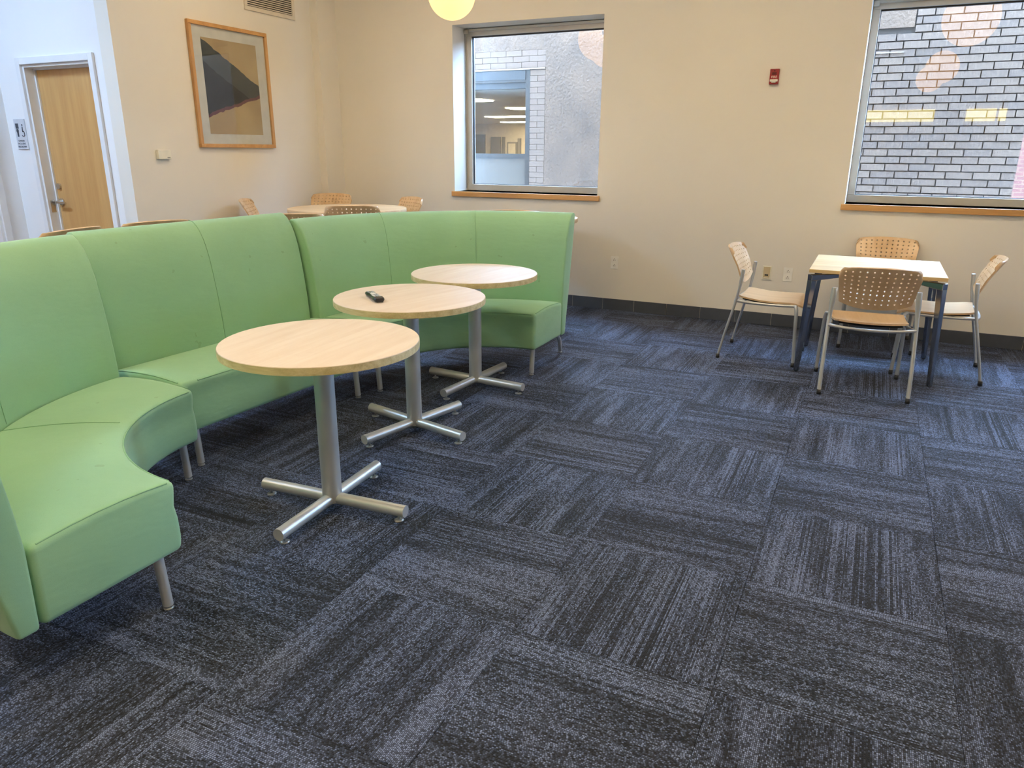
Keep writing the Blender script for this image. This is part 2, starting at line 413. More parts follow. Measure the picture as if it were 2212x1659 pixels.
# ------------------------------------------------------------------ windows
def window(name, W, extra):
    x0, x1, z0, z1 = W; win = empty_struct(name, ((x0+x1)/2, 6.82, z0)); hw = (x1-x0)/2; H = z1-z0
    fw_, fd = .058, .07
    for nm, b in (('frame_rail', (-hw, hw, 0, fd, H-.067, H)), ('frame_rail', (-hw, hw, 0, fd, 0, .06)), ('frame_stile', (-hw, -hw+fw_, 0, fd, .06, H-.067)), ('frame_stile', (hw-fw_, hw, 0, fd, .06, H-.067))):
        obj(nm, boxes(b), 'alu_frame', win, bevel=.003)
    # gasket line and pane
    g = bmesh.new(); a, b2, c, d = -hw+fw_, hw-fw_, .06, H-.067
    for q in ((a, b2, .022, .05, d-.010, d), (a, b2, .022, .05, c, c+.005), (a, a+.005, .022, .05, c, d), (b2-.005, b2, .022, .05, c, d)): addbox(g, *q)
    obj('gasket', g, 'dark_gasket', win)
    obj('pane', boxes((a, b2, .034, .037, c, d)), 'window_glass', win)
    obj('blind_track', boxes((-hw+.004, hw-.004, -.028, -.004, H-.028, H-.006)), 'alu_frame', win, bevel=.003)
    obj('blind_bracket', boxes((-hw+.002, -hw+.045, -.05, -.03, H-.05, H-.012)), 'alu_frame', win, bevel=.004)
    if extra: obj('blind_cord', tube([(-hw+.006, -.035, H-.05), (-hw+.006, -.035, .4), (-hw+.008, -.033, .02)], .0022, 6), 'cable_dark', win)
    obj('sill', boxes((-hw-.024, hw+.024, YB-.028-6.82, YB-6.82, -.047, 0)), 'sill_wood', win, bevel=.003)
    obj('sill_board', boxes((-hw+.002, hw-.002, YB-6.82, -.001, -.012, 0)), 'trim_white', win)
    portal(((x0+x1)/2, 6.90, (z0+z1)/2), (PI/2, 0, PI), x1-x0-.12, H-.13)
    return win
window('window_1', W1, True); window('window_2', W2, False); window('window_added', W3, False)  # third window is out of view, added for its daylight from the right
# portal normals point along local -Z: turn them into the room
for o in COL.objects:
    if o.type == 'LIGHT' and abs(o.location.y-6.90) < .01: o.rotation_euler = (-PI/2, 0, 0)

# ------------------------------------------------------------------ doors
def door(name, loc, rz, w, casing=.052, hinge=-1):
    """local x runs along the wall, +y goes into the wall, opening from 0 to w"""
    d = empty_struct(name, loc); d.rotation_euler = (0, 0, rz)
    cs = casing
    obj('door_casing', boxes((-cs, 0, -.022, 0, 0, DZ+cs), (w, w+cs, -.022, 0, 0, DZ+cs), (0, w, -.022, 0, DZ, DZ+cs)), 'trim_white', d, bevel=.003)
    obj('door_jamb', boxes((0, .02, 0, .075, 0, DZ), (w-.02, w, 0, .075, 0, DZ), (.02, w-.02, 0, .075, DZ-.02, DZ), (0, .034, .075, .09, 0, DZ), (w-.034, w, .075, .09, 0, DZ), (.034, w-.034, .075, .09, DZ-.034, DZ)), 'trim_white', d)
    leaf = obj('door_leaf', boxes((.012, w-.012, .0905, .13, .006, DZ-.012)), 'door_wood', d, bevel=.002)
    hx = .075 if hinge < 0 else w-.075; s = 1 if hinge < 0 else -1
    lev = bmesh.new(); addtube(lev, [(hx, .0905, .985), (hx, .04, .985)], .012, 12); addtube(lev, smooth_path([(hx, .04, .985), (hx+s*.03, .036, .985), (hx+s*.11, .04, .982)], 5), .010, 10)
    obj('door_lever', lev, 'lever_metal', leaf)
    obj('lever_rose', tube([(hx, .0905, .985), (hx, .079, .985)], .03, 20), 'lever_metal', leaf)
    obj('lock_cylinder', tube([(hx, .0905, 1.115), (hx, .074, 1.115)], .024, 20), 'lever_metal', leaf)
    obj('strike_plate', boxes((.0205, .022, .02, .06, .90, 1.0)), 'lever_metal', d)
    return d
door('door_1', (DX0, YD, 0), 0, DX1-DX0)
door('door_2', (XA, A0, 0), PI/2, A1-A0, casing=.055, hinge=1)

# ------------------------------------------------------------------ wall fittings
pic = thing('framed_picture', 'large abstract print in a thin honey wood frame on the cream wall', 'picture', (XL, 5.177, 1.93))
PY, PZ = .443, .495; fwid = .031
obj('frame_rail', boxes((.002, .032, -PY, PY, PZ-fwid, PZ)), 'sill_wood', pic, bevel=.003); obj('frame_rail', boxes((.002, .032, -PY, PY, -PZ, -PZ+fwid)), 'sill_wood', pic, bevel=.003)
obj('frame_stile', boxes((.002, .032, -PY, -PY+fwid, -PZ+fwid, PZ-fwid)), 'frame_wood', pic, bevel=.003); obj('frame_stile', boxes((.002, .032, PY-fwid, PY, -PZ+fwid, PZ-fwid)), 'frame_wood', pic, bevel=.003)
obj('mat_board', boxes((.003, .013, -PY+fwid, PY-fwid, -PZ+fwid, PZ-fwid)), 'mat_board', pic)
obj('print', boxes((.0131, .0145, -.314, .306, -.382, .378)), 'picture_print', pic)
obj('glazing', boxes((.020, .022, -PY+fwid, PY-fwid, -PZ+fwid, PZ-fwid)), 'picture_glass', pic)

vent = thing('vent_grille', 'painted metal air vent grille with horizontal slats above the picture', 'vent', (XL, 5.725, 2.594))
VH = .42
obj('vent_frame', boxes((.001, .014, -.322, .322, 0, .034), (.001, .014, -.322, .322, VH-.034, VH), (.001, .014, -.322, -.288, .034, VH-.034), (.001, .014, .288, .322, .034, VH-.034)), 'vent_paint', vent, bevel=.003)
obj('vent_backing', boxes((.0005, .0015, -.288, .288, .034, VH-.034)), 'vent_dark', vent)
sl = bmesh.new(); vs = [sl.verts.new(p) for p in ((.003, -.288, .010), (.012, -.288, 0), (.012, .288, 0), (.003, .288, .010), (.003, -.288, .012), (.012, -.288, .002), (.012, .288, .002), (.003, .288, .012))]
for f in ((0, 3, 2, 1), (4, 5, 6, 7), (0, 1, 5, 4), (1, 2, 6, 5), (2, 3, 7, 6), (3, 0, 4, 7)): sl.faces.new([vs[i] for i in f])
bmesh.ops.recalc_face_normals(sl, faces=sl.faces); sl_me = bpy.data.meshes.new('slat'); sl.to_mesh(sl_me); sl.free(); sl_me.materials.append(MATS['vent_paint'])
for k in range(20):
    o = bpy.data.objects.new('slat', sl_me); COL.objects.link(o); o.parent = vent; o.location = (0, 0, .038+k*.0172)

th = thing('thermostat', 'small ivory box thermostat on the wall between door and picture', 'thermostat', (XL, 4.352, 1.378))
obj('body', boxes((.001, .034, -.06, .06, -.036, .036)), 'ivory_plastic', th, bevel=.005, bseg=3)
obj('indicator', boxes((.0335, .0352, .02, .029, -.026, -.020)), 'slot_dark', th); obj('indicator', boxes((.0335, .0352, .036, .045, -.026, -.020)), 'slot_dark', th)

sg = thing('restroom_sign', 'grey restroom sign with two pictograms and lettering beside the wooden door', 'sign', (-6.484, YD, 1.53))
obj('sign_plate', boxes((-.07, .07, -.009, -.001, -.12, .12)), 'sign_plate', sg, bevel=.002)
ic = bmesh.new()
def disc(bm, cx, cz, r, n=16, r2=0, a0=0, a1=2*PI):
    y0, y1 = -.0100, -.0091
    if r2 == 0:
        a = [bm.verts.new((cx+r*math.cos(2*PI*k/n), y0, cz+r*math.sin(2*PI*k/n))) for k in range(n)]; bm.faces.new(a)
    else:
        ri = [[bm.verts.new((cx+q*math.cos(a0+(a1-a0)*k/n), y0, cz+q*math.sin(a0+(a1-a0)*k/n))) for k in range(n+1)] for q in (r, r2)]
        for k in range(n): bm.faces.new((ri[0][k], ri[0][k+1], ri[1][k+1], ri[1][k]))
addbox(ic, -.052, -.014, -.0100, -.0091, .045, .085); disc(ic, -.033, .028, .016); addbox(ic, -.043, -.023, -.0100, -.0091, -.02, .02)
o = obj('toilet_pictogram', ic, 'sign_ink', sg)
ic = bmesh.new(); disc(ic, .034, .004, .024, 18, .017, -2.6, 1.2); disc(ic, .037, .072, .008)
q = [ic.verts.new(p) for p in ((.030, -.0100, .062), (.042, -.0100, .058), (.036, -.0100, .022), (.024, -.0100, .026))]; ic.faces.new(q)
q = [ic.verts.new(p) for p in ((.026, -.0100, .026), (.050, -.0100, .026), (.056, -.0100, -.012), (.048, -.0100, -.012), (.044, -.0100, .017), (.026, -.0100, .017))]; ic.faces.new(q)
obj('wheelchair_pictogram', ic, 'sign_ink', sg)
for k, wd in enumerate(('GENDER', 'INCLUSIVE', 'RESTROOM')):
    o = obj('lettering', textbm(wd, .021), 'sign_ink', sg); o.rotation_euler = (PI/2, 0, 0); o.location = (-.005, -.0098, -.052-k*.0235)

fa = thing('fire_alarm', 'dark red fire alarm strobe plate reading FIRE between the two windows', 'fire alarm', (-.848, YB, 1.995))
obj('alarm_plate', boxes((-.035, .035, -.026, -.001, -.057, .057)), 'alarm_red', fa, bevel=.004)
obj('speaker_grille', boxes((-.018, .016, -.0275, -.0255, .012, .032)), 'alarm_dark', fa, bevel=.001); obj('screw', tube([(0, -.0255, .042), (0, -.0275, .042)], .006, 12), 'alarm_dark', fa)
o = obj('lettering', textbm('FIRE', .024), 'alarm_white', fa); o.rotation_euler = (PI/2, 0, 0); o.location = (0, -.0267, -.004)
obj('strobe_lens', boxes((-.030, .030, -.034, -.0255, -.038, -.020)), 'alarm_lens', fa, bevel=.004, bseg=3); obj('strobe_tube', boxes((-.016, .016, -.036, -.033, -.046, -.036)), 'alarm_lens', fa, bevel=.002)

def outlet(label, x, z):
    o = thing('wall_outlet', label, 'outlet', (x, YB, z), group='white duplex outlets on the back wall')
    obj('cover_plate', boxes((-.036, .036, -.006, -.001, -.058, .058)), 'white_plastic', o, bevel=.002)
    for s in (1, -1):
        r = obj('receptacle', boxes((-.017, .017, -.0085, -.0055, s*.026-.016, s*.026+.016)), 'white_plastic', o, bevel=.003)
        obj('slot', boxes((-.009, -.0055, -.0092, -.0080, s*.026-.008, s*.026+.001)), 'slot_dark', r); obj('slot', boxes((.0055, .009, -.0092, -.0080, s*.026-.008, s*.026+.001)), 'slot_dark', r)
        obj('slot', tube([(0, -.0080, s*.026+.008), (0, -.0092, s*.026+.008)], .0035, 10), 'slot_dark', r)
outlet('white duplex wall outlet alone between the sofa end and the square table', -2.092, .443)
outlet('white duplex wall outlet right of the beige plate', -.572, .446)
dp = thing('data_plate', 'beige wall plate with a dark slot between two white outlets', 'wall plate', (-.742, YB, .448))
obj('cover_plate', boxes((-.037, .037, -.007, -.001, -.059, .059)), 'ivory_plastic', dp, bevel=.002); obj('insert', boxes((-.027, .026, -.0095, -.0065, -.05, .05)), 'beige_plate', dp, bevel=.002)
obj('jack_slot', boxes((-.015, .014, -.0105, -.0090, -.024, -.012)), 'slot_dark', dp); obj('label_strip', boxes((-.022, .022, -.0105, -.0090, -.046, -.039)), 'white_plastic', dp)

# ------------------------------------------------------------------ green bench seating
SEATZ, SKZ, RIN, RSEAT = .428, .188, .685, 1.145
def seat_profile(depth):
    n = 10; top = [(depth*k/n, SEATZ + .016*math.sin(PI*min(1, .06+k/n*.94))) for k in range(n+1)]
    return [(.006, SKZ), (.000, .24), (.002, .30), (.010, .345), (.004, .385)] + [(0, SEATZ)] + top[1:] + [(depth, .31), (depth, SKZ)]
BACK0 = [(.475, SKZ), (.472, .31), (.470, .43), (.478, .54), (.490, .65), (.506, .76), (.522, .85), (.542, .92), (.566, .972), (.594, 1.010), (.626, 1.032), (.652, 1.036), (.668, 1.020), (.664, .985), (.640, .80), (.610, .62), (.580, .43), (.556, .31), (.535, SKZ)]
def sweep(prof, place, n):
    """place(t, s, z) -> point, t in 0..1 along the bench, s = depth from the seat front"""
    bm = bmesh.new(); rings = [[bm.verts.new(place(i/n, s, z)) for s, z in prof] for i in range(n+1)]; m = len(prof)
    for i in range(n):
        for k in range(m): bm.faces.new((rings[i][k], rings[i][(k+1) % m], rings[i+1][(k+1) % m], rings[i+1][k]))
    bm.faces.new(rings[0]); bm.faces.new(rings[-1][::-1])
    for f in bm.faces: f.smooth = True
    return bm
def bench(name, label, place, legs, back_seams, seat_seams, nseg, rise=0.0):
    BACK = [(s, z + rise*max(0, (z-.43)/.6)) for s, z in BACK0]
    root = thing(name, label, 'bench', group='green upholstered bench units')
    seat = obj('seat', sweep(seat_profile(.468), place, nseg), 'sofa_fabric', root, bevel=.022, bseg=4)
    back = obj('backrest', sweep(BACK, place, nseg), 'sofa_fabric', root, bevel=.016, bseg=3)
    e = .0025
    for t0 in back_seams:
        pts = [place(t0, s - e*.4, z + (e*.4 if z > 1.0 else 0)) for s, z in BACK[2:12]]
        obj('seam', tube(smooth_path(pts, 2), .0016, 6), 'sofa_seam', back)
    for t0 in seat_seams:
        pts = [place(t0, s, z+.0008) for s, z in seat_profile(.468)[5:-2] if s > .02]
        obj('seam', tube(pts, .0016, 6), 'sofa_seam', seat)
    # piping round the seat's top edge
    pts = [place(i/nseg, .007, SEATZ-.004) for i in range(nseg+1)]
    pts = pts[1:-1]
    obj('piping', tube(pts, .0030, 6), 'sofa_seam', seat)
    for t0 in (.0, 1.0):
        tt = .006 if t0 == 0 else .994
        pts = [place(tt, s, SEATZ + .016*math.sin(PI*min(1, .06+s/.468*.94)) - .004) for s in (.03, .1, .18, .26, .34, .44)]
        obj('piping', tube(pts, .0028, 6), 'sofa_seam', seat)
    for (tt, s, kind) in legs:
        if kind == 'f':
            a = place(tt, s+.012, SKZ+.02); b_ = place(tt, s, .014)
            l = obj('leg', tube([a, b_], .0165, 14), 'silver_paint', root)
        else:
            a = place(tt, s-.16, SKZ+.02); m_ = place(tt, s-.10, .165); m2 = place(tt, s-.03, .10); b_ = place(tt, s, .014)
            l = obj('leg', tube(smooth_path([a, m_, m2, b_], 5), .0145, 12), 'silver_paint', root)
        obj('glide', tube([(b_[0], b_[1], .014), (b_[0], b_[1], .006)], .007, 8), 'tube_glide', l)
        gm = lathe([(.015, 0), (.017, .003), (.013, .007)], 14, b_[0], b_[1]); obj('glide_foot', gm, 'tube_glide', l)
    return root
C1 = (-1.862, 2.128); C3 = (-1.852, 3.515)
def place1(t, s, z):   # from the end by the straight bench (t=0) to the near end (t=1)
    a = PI + t*PI/2; r = RIN + s; return Vector((C1[0]+r*math.cos(a), C1[1]+r*math.sin(a), z))
def place3(t, s, z):
    a = PI - t*PI/2; r = RIN + s; return Vector((C3[0]+r*math.cos(a), C3[1]+r*math.sin(a), z))
u2a = math.radians(2.6); U2O = Vector((-2.655, 2.150, 0)); U2L = 1.325
u2y = Vector((math.sin(u2a), math.cos(u2a), 0)); u2x = Vector((-math.cos(u2a), math.sin(u2a), 0))
def place2(t, s, z): return U2O + u2y*(t*U2L) + u2x*s + Vector((0, 0, z))
bench('curved_bench', 'curved green upholstered bench unit nearest the camera at the left', place1, [(.025, .075, 'f'), (.978, .075, 'f'), (.05, .70, 'b'), (.95, .70, 'b')], (.36, .68), (.40,), 40, rise=.026)
bench('straight_bench', 'straight green upholstered bench unit between the two curved ones', place2, [(.065, .045, 'f'), (.925, .045, 'f'), (.06, .70, 'b'), (.94, .70, 'b')], (.5,), (), 14, rise=.024)
bench('curved_bench', 'curved green upholstered bench unit at the far end near the window', place3, [(.02, .062, 'f'), (.955, .085, 'f'), (.05, .70, 'b'), (.955, .70, 'b')], (.33, .66), (), 40, rise=-.014)

# ------------------------------------------------------------------ round pedestal tables
TOPZ = .718
def round_table(label, x, y, rz):
    t = thing('round_table', label, 'table', (x, y, 0), rz, 'small round pedestal tables')
    tp = obj('table_top', lathe([(.3795, TOPZ-.031), (.381, TOPZ-.002), (.3795, TOPZ)], 72), 'table_laminate', t, angle=30)
    # veneered core edge band
    bm = bmesh.new(); seg = 72; rg = [[bm.verts.new((r*math.cos(2*PI*k/seg), r*math.sin(2*PI*k/seg), z)) for k in range(seg)] for r, z in ((.3818, TOPZ-.030), (.3824, TOPZ-.016), (.3818, TOPZ-.0025))]
    for i in range(2):
        for k in range(seg): f = bm.faces.new((rg[i][k], rg[i][(k+1) % seg], rg[i+1][(k+1) % seg], rg[i+1][k])); f.smooth = True
    obj('edge_band', bm, 'ply_edge', tp)
    obj('pole', lathe([(.040, .032), (.040, TOPZ-.036)], 28), 'silver_paint', t, angle=30)
    obj('mount_plate', lathe([(.12, TOPZ-.037), (.12, TOPZ-.0315)], 24), 'silver_paint', t, angle=30)
    for k in range(4):
        a = k*PI/2; d = Vector((math.cos(a), math.sin(a), 0)); e = d*.347
        arm = obj('base_arm', tube([d*.026+Vector((0, 0, .046)), e+Vector((0, 0, .046))], .0245, 20), 'silver_paint', t)
        g = d*.315; obj('glide', lathe([(.005, .006), (.005, .024)], 10, g.x, g.y), 'tube_glide', arm); obj('glide_foot', lathe([(.019, 0), (.021, .003), (.012, .008)], 16, g.x, g.y), 'tube_glide', arm)
    return t
round_table('small round wooden pedestal table nearest the camera, nothing on it', -1.867, 2.174, math.radians(4))
round_table('small round wooden pedestal table in the middle carrying the remote control', -2.052, 3.085, math.radians(-13))
round_table('small round wooden pedestal table at the far end of the row', -2.127, 3.905, math.radians(-5))

rc = thing('remote_control', 'black remote control with pale buttons lying on the middle round table', 'remote control', (-2.172, 2.948, TOPZ), math.radians(-39))
rb = bmesh.new(); sec = [(-.100, .019, .020), (-.092, .0235, .023), (-.06, .0235, .024), (-.015, .0205, .023), (.03, .0225, .0235), (.075, .027, .025), (.095, .025, .024), (.103, .020, .021)]
rg = []
for (xx, w_, h_) in sec:
    rg.append([rb.verts.new(p) for p in ((xx, -w_*.72, .002), (xx, -w_, .012), (xx, -w_*.94, h_-.004), (xx, -w_*.8, h_), (xx, w_*.8, h_), (xx, w_*.94, h_-.004), (xx, w_, .012), (xx, w_*.72, .002))])
for i in range(len(rg)-1):
    for k in range(8): f = rb.faces.new((rg[i][k], rg[i][(k+1) % 8], rg[i+1][(k+1) % 8], rg[i+1][k])); f.smooth = True
rb.faces.new(rg[0]); rb.faces.new(rg[-1][::-1])
body = obj('body', rb, 'remote_black', rc, angle=35)
obj('direction_pad', lathe([(.0135, .0225), (.014, .0255), (.012, .0268)], 18, -.022, 0), 'remote_disc', rc)
for i, xx in enumerate((-.082, -.070, -.058, -.046)):
    for yy in (-.011, 0, .011):
        if i < 2 and yy == 0: continue
        obj('button', boxes((xx-.0035, xx+.0035, yy-.0038, yy+.0038, .022, .0258)), 'remote_button', rc)
for xx in (.006, .020, .033, .046, .059):
    for yy in (-.013, 0, .013): obj('button', boxes((xx-.004, xx+.004, yy-.0045, yy+.0045, .0215, .0268)), 'remote_disc' if (xx > .01 and yy) else 'remote_button', rc)

# ------------------------------------------------------------------ square table
st = thing('square_table', 'square light wood table with chrome corner legs under the right window', 'table', (.075, 5.56, 0))
TX, TY = .397, .40
obj('table_top', boxes((-TX, TX, -TY, TY, .677, .700)), 'square_top', st, bevel=.002)
for sx in (-1, 1):
    for sy in (-1, 1):
        foot = Vector((sx*.402, sy*.378, .004)); knee = Vector((sx*.375, sy*.362, .655)); inn = Vector((sx*.17, sy*.20, .652))
        bm = bmesh.new()
        def sq(p, w1, d1): # ring: w1 across, d1 along
            dx = Vector((sx*.7, -sy*.7, 0)).normalized(); dy = Vector((sx*.7, sy*.7, 0)).normalized()
            return [bm.verts.new(p+dx*a*w1+dy*b*d1) for a, b in ((-1, -1), (1, -1), (1, 1), (-1, 1))]
        rings = [sq(foot, .013, .013), sq(foot*.5+knee*.5, .017, .017), sq(knee-Vector((0, 0, .03)), .020, .022)]
        for i in range(2):
            for k in range(4): bm.faces.new((rings[i][k], rings[i][(k+1) % 4], rings[i+1][(k+1) % 4], rings[i+1][k]))
        bm.faces.new(rings[0][::-1]); bm.faces.new(rings[-1])
        leg = obj('leg', bm, 'chrome', st, bevel=.004, bseg=2)
        bm = bmesh.new(); dx = Vector((sx*.7, -sy*.7, 0)).normalized(); dd = (knee-inn).normalized(); A = knee+dd*.020
        lo, hi = Vector((0, 0, -.036)), Vector((0, 0, .006))
        v = [bm.verts.new(p) for p in (A-dx*.02+lo, A+dx*.02+lo, A+dx*.02+hi, A-dx*.02+hi, inn-dx*.015-Vector((0, 0, .012)), inn+dx*.015-Vector((0, 0, .012)), inn+dx*.015+hi, inn-dx*.015+hi)]
        for f in ((0, 1, 2, 3), (7, 6, 5, 4), (0, 4, 5, 1), (1, 5, 6, 2), (2, 6, 7, 3), (3, 7, 4, 0)): bm.faces.new([v[i] for i in f])
        obj('leg_arm', bm, 'chrome', leg, bevel=.003)
        obj('mount_pad', lathe([(.02, .655), (.02, .6765)], 14, inn.x, inn.y), 'black_plastic', leg)
        obj('foot_cap', lathe([(.013, 0), (.013, .006)], 12, foot.x, foot.y), 'black_plastic', leg)

# ------------------------------------------------------------------ perforated plywood chairs
def shell_point(u, v, zt0, off):
    au = abs(u); au2 = au*au
    cr = max(0, (au-.86)/.14)
    zt = zt0 - .012*au2 - .034*cr**2.2
    zb = zt0 - .266 + .040*au2*au**.5
    if v > .999: pass
    z = zb + (zt-zb)*v
    hw = .198 + .022*min(1, v*1.15)
    hw -= .012*max(0, (v-.90)/.10)**2
    x = u*hw
    lean = .118 - (z-(zt0-.24))*.36 - .16*max(0, z-(zt0-.13))
    y = lean - .036*(1-au2)*(0.55+.45*v)
    return Vector((x, y, z + off))
def shell_mesh(zt0, off):
    bm = bmesh.new(); NC, NR = 11, 8; mu, mv0, mv1 = .06, .085, .045
    us = [-1, -1+mu] ; cw = (2-2*mu)/NC; us = [-1] + [-1+mu+cw*i for i in range(NC+1)] + [1]
    rh = (1-mv0-mv1)/NR; vs = [0] + [mv0+rh*i for i in range(NR+1)] + [1]
    tk = .0105; cache = {}
    def P(u, v, side):
        key = (round(u, 5), round(v, 5), side)
        if key in cache: return cache[key]
        p = shell_point(u, v, zt0, off)
        if side:
            e = .01; a = shell_point(min(1, u+e), v, zt0, off)-shell_point(max(-1, u-e), v, zt0, off); b = shell_point(u, min(1, v+e), zt0, off)-shell_point(u, max(0, v-e), zt0, off)
            p = p - a.cross(b).normalized()*(-tk)
        cache[key] = bm.verts.new(p); return cache[key]
    def F(vs_, flip):
        try: f = bm.faces.new(vs_[::-1] if flip else vs_); f.smooth = True
        except ValueError: pass
    sharp = []
    for i in range(len(us)-1):
        for j in range(len(vs)-1):
            u0, u1, v0, v1 = us[i], us[i+1], vs[j], vs[j+1]; um, vm = (u0+u1)/2, (v0+v1)/2
            outer = [(u0, v0), (um, v0), (u1, v0), (u1, vm), (u1, v1), (um, v1), (u0, v1), (u0, vm)]
            if not (1 <= i <= NC and 1 <= j <= NR):
                for s in (0, 1): F([P(*q, s) for q in outer], s)
                continue
            ru, rv = .0052/.21, .0052/.25
            ang = [-3*PI/4, -PI/2, -PI/4, 0, PI/4, PI/2, 3*PI/4, PI]
            hole = [(um+ru*math.cos(a), vm+rv*math.sin(a)) for a in ang]
            for s in (0, 1):
                for k in range(8): F([P(*outer[k], s), P(*outer[(k+1) % 8], s), P(*hole[(k+1) % 8], s), P(*hole[k], s)], s)
            for k in range(8):
                F([P(*hole[k], 0), P(*hole[(k+1) % 8], 0), P(*hole[(k+1) % 8], 1), P(*hole[k], 1)], 0)
                for s in (0, 1): sharp.append((P(*hole[k], s), P(*hole[(k+1) % 8], s)))
    # rim
    rim = []
    fine = lambda L: [x for a, b in zip(L, L[1:]) for x in (a, (a+b)/2)] + [L[-1]]
    uf, vf = fine(us), fine(vs)
    loop = [(u, 0) for u in uf] + [(1, v) for v in vf[1:]] + [(u, 1) for u in uf[::-1][1:]] + [(-1, v) for v in vf[::-1][1:-1]]
    for k in range(len(loop)):
        a, b = loop[k], loop[(k+1) % len(loop)]; F([P(*a, 0), P(*a, 1), P(*b, 1), P(*b, 0)], 0)
        for s in (0, 1): sharp.append((P(*a, s), P(*b, s)))
    bmesh.ops.recalc_face_normals(bm, faces=bm.faces)
    for a, b in sharp:
        e = bm.edges.get((a, b))
        if e: e.smooth = False
    return bm
def seat_point(a, b, z0):
    """a in -1..1 across, b 0..1 back to front"""
    w_ = .205 + .018*b - .02*max(0, (abs(b-.5)-.40)/.10)**2
    x = a*w_; y = .098 + .445*b
    rear = max(0, .35-b)/.35
    z = z0 - .012*math.sin(PI*b)*(1-.3*a*a) - .010*(1-a*a)*rear - .030*max(0, (b-.80)/.20)**2 + .012*rear
    return Vector((x, y, z))
def seat_mesh(z0):
    bm = bmesh.new(); n = 14; tk = .012
    g = [[[bm.verts.new(seat_point(-1+2*i/n, j/n, z0) - Vector((0, 0, tk*s))) for j in range(n+1)] for i in range(n+1)] for s in (0, 1)]
    for s in (0, 1):
        for i in range(n):
            for j in range(n): f = bm.faces.new((g[s][i][j], g[s][i+1][j], g[s][i+1][j+1], g[s][i][j+1])); f.smooth = True
    loop = [(i, 0) for i in range(n)] + [(n, j) for j in range(n)] + [(i, n) for i in range(n, 0, -1)] + [(0, j) for j in range(n, 0, -1)]
    for k in range(len(loop)):
        a, b = loop[k], loop[(k+1) % len(loop)]; bm.faces.new((g[0][a[0]][a[1]], g[0][b[0]][b[1]], g[1][b[0]][b[1]], g[1][a[0]][a[1]]))
        for s in (0, 1): bm.edges.get((g[s][a[0]][a[1]], g[s][b[0]][b[1]])).smooth = False
    return bm
CHAIR_ME = {}
def make_chair(name, rise):
    """rear feet at local y=0, facing +y"""
    r = thing(name, 'chair', 'chair'); h = rise; zs = .446+h
    obj('seat', seat_mesh(zs), 'chair_seat_ply', r)
    pan = bmesh.new(); n = 10
    rings = []
    for b in [i/n for i in range(n+1)]:
        row = []
        for a in (-.86, -.6, 0, .6, .86):
            p = seat_point(a, .06+.84*b, zs); row.append(bm_v := pan.verts.new((p.x, p.y, p.z-.018-.022*(1-(abs(a)/.86)**2)*math.sin(PI*min(1, b+.05))))) 
        rings.append(row)
    for i in range(n):
        for k in range(4): pan.faces.new((rings[i][k], rings[i][k+1], rings[i+1][k+1], rings[i+1][k]))
    o = obj('seat_pan', pan, 'black_plastic', r, smooth=True); md = o.modifiers.new('solid', 'SOLIDIFY'); md.thickness = .006; md.offset = -1
    obj('backrest', shell_mesh(.797, h), 'chair_ply', r)
    def lift(p): return (p[0], p[1], p[2] + (h if p[2] > .05 else 0))
    for s in (-1, 1):
        pts = smooth_path([lift(q) for q in ((s*.247, 0, .012), (s*.246, .037, .19), (s*.242, .083, .39), (s*.237, .106, .51), (s*.229, .120, .645))], 5)
        nP = len(pts); rad = [.0122 if i < nP*.70 else .0122+.0045*min(1, (i-nP*.70)/(nP*.12)) for i in range(nP)]
        l = obj('rear_leg', tube(pts, .0122, 12, rad=rad, flat=.75, flatdir=(0, 1, 0)), 'chair_tube', r)
        obj('foot_cap', lathe([(.013, 0), (.0145, .003), (.0135, .03)], 14, s*.247, .001), 'black_plastic', l)
        pts = smooth_path([lift(q) for q in ((s*.247, .520, .012), (s*.244, .506, .25), (s*.236, .497, .40), (s*.218, .478, .420))], 5)
        l = obj('front_leg', tube(pts, .0118, 12), 'chair_tube', r)
        obj('foot_cap', lathe([(.013, 0), (.0145, .003), (.0135, .03)], 14, s*.247, .519), 'black_plastic', l)
        obj('side_rail', tube(smooth_path([lift(q) for q in ((s*.238, .090, .424), (s*.216, .20, .414), (s*.213, .36, .413), (s*.219, .478, .420))], 5), .0095, 10), 'chair_tube', r)
    obj('rear_rail', tube(smooth_path([lift(q) for q in ((-.242, .088, .421), (-.14, .070, .412), (0, .062, .408), (.14, .070, .412), (.242, .088, .421))], 5), .0098, 10), 'chair_tube', r)
    obj('front_rail', tube([lift(q) for q in ((-.218, .478, .418), (.218, .478, .418))], .0095, 10), 'chair_tube', r)
    if h > .1:
        obj('foot_rail', tube([(-.244, .51, .20), (.244, .51, .20)], .0095, 10), 'chair_tube', r)
    return r
def put(proto, first, label, x, y, fx, fy, group):
    """(x, y) = midpoint between the rear feet, (fx, fy) = facing"""
    o = proto if first else copytree(proto)
    o.location = (x, y, 0); o.rotation_euler = (0, 0, math.atan2(-fx, fy)); o['label'] = label; o['category'] = 'chair'; o['group'] = group
    return o
dc = make_chair('dining_chair', 0.0); G = 'perforated plywood chairs round the square table'
put(dc, True, 'perforated plywood chair with its back to the camera at the square table', .096, 4.737, -.10, .995, G)
put(dc, False, 'perforated plywood chair left of the square table, in side view', -.868, 5.536, 1, -.035, G)
put(dc, False, 'perforated plywood chair right of the square table, back toward the frame edge', .786, 5.618, -1, .045, G)
put(dc, False, 'perforated plywood chair behind the square table, against the wall', .137, 6.522, .02, -1, G)
cc = make_chair('counter_chair', .21); G = 'counter height perforated chairs behind the green benches'
put(cc, True, 'perforated plywood chair in the room corner behind the round counter table', -4.925, 6.08, .20, -.98, G)
put(cc, False, 'dark perforated chair back in front of the round counter table, seen from behind', -3.735, 4.83, -.51, .86, G)
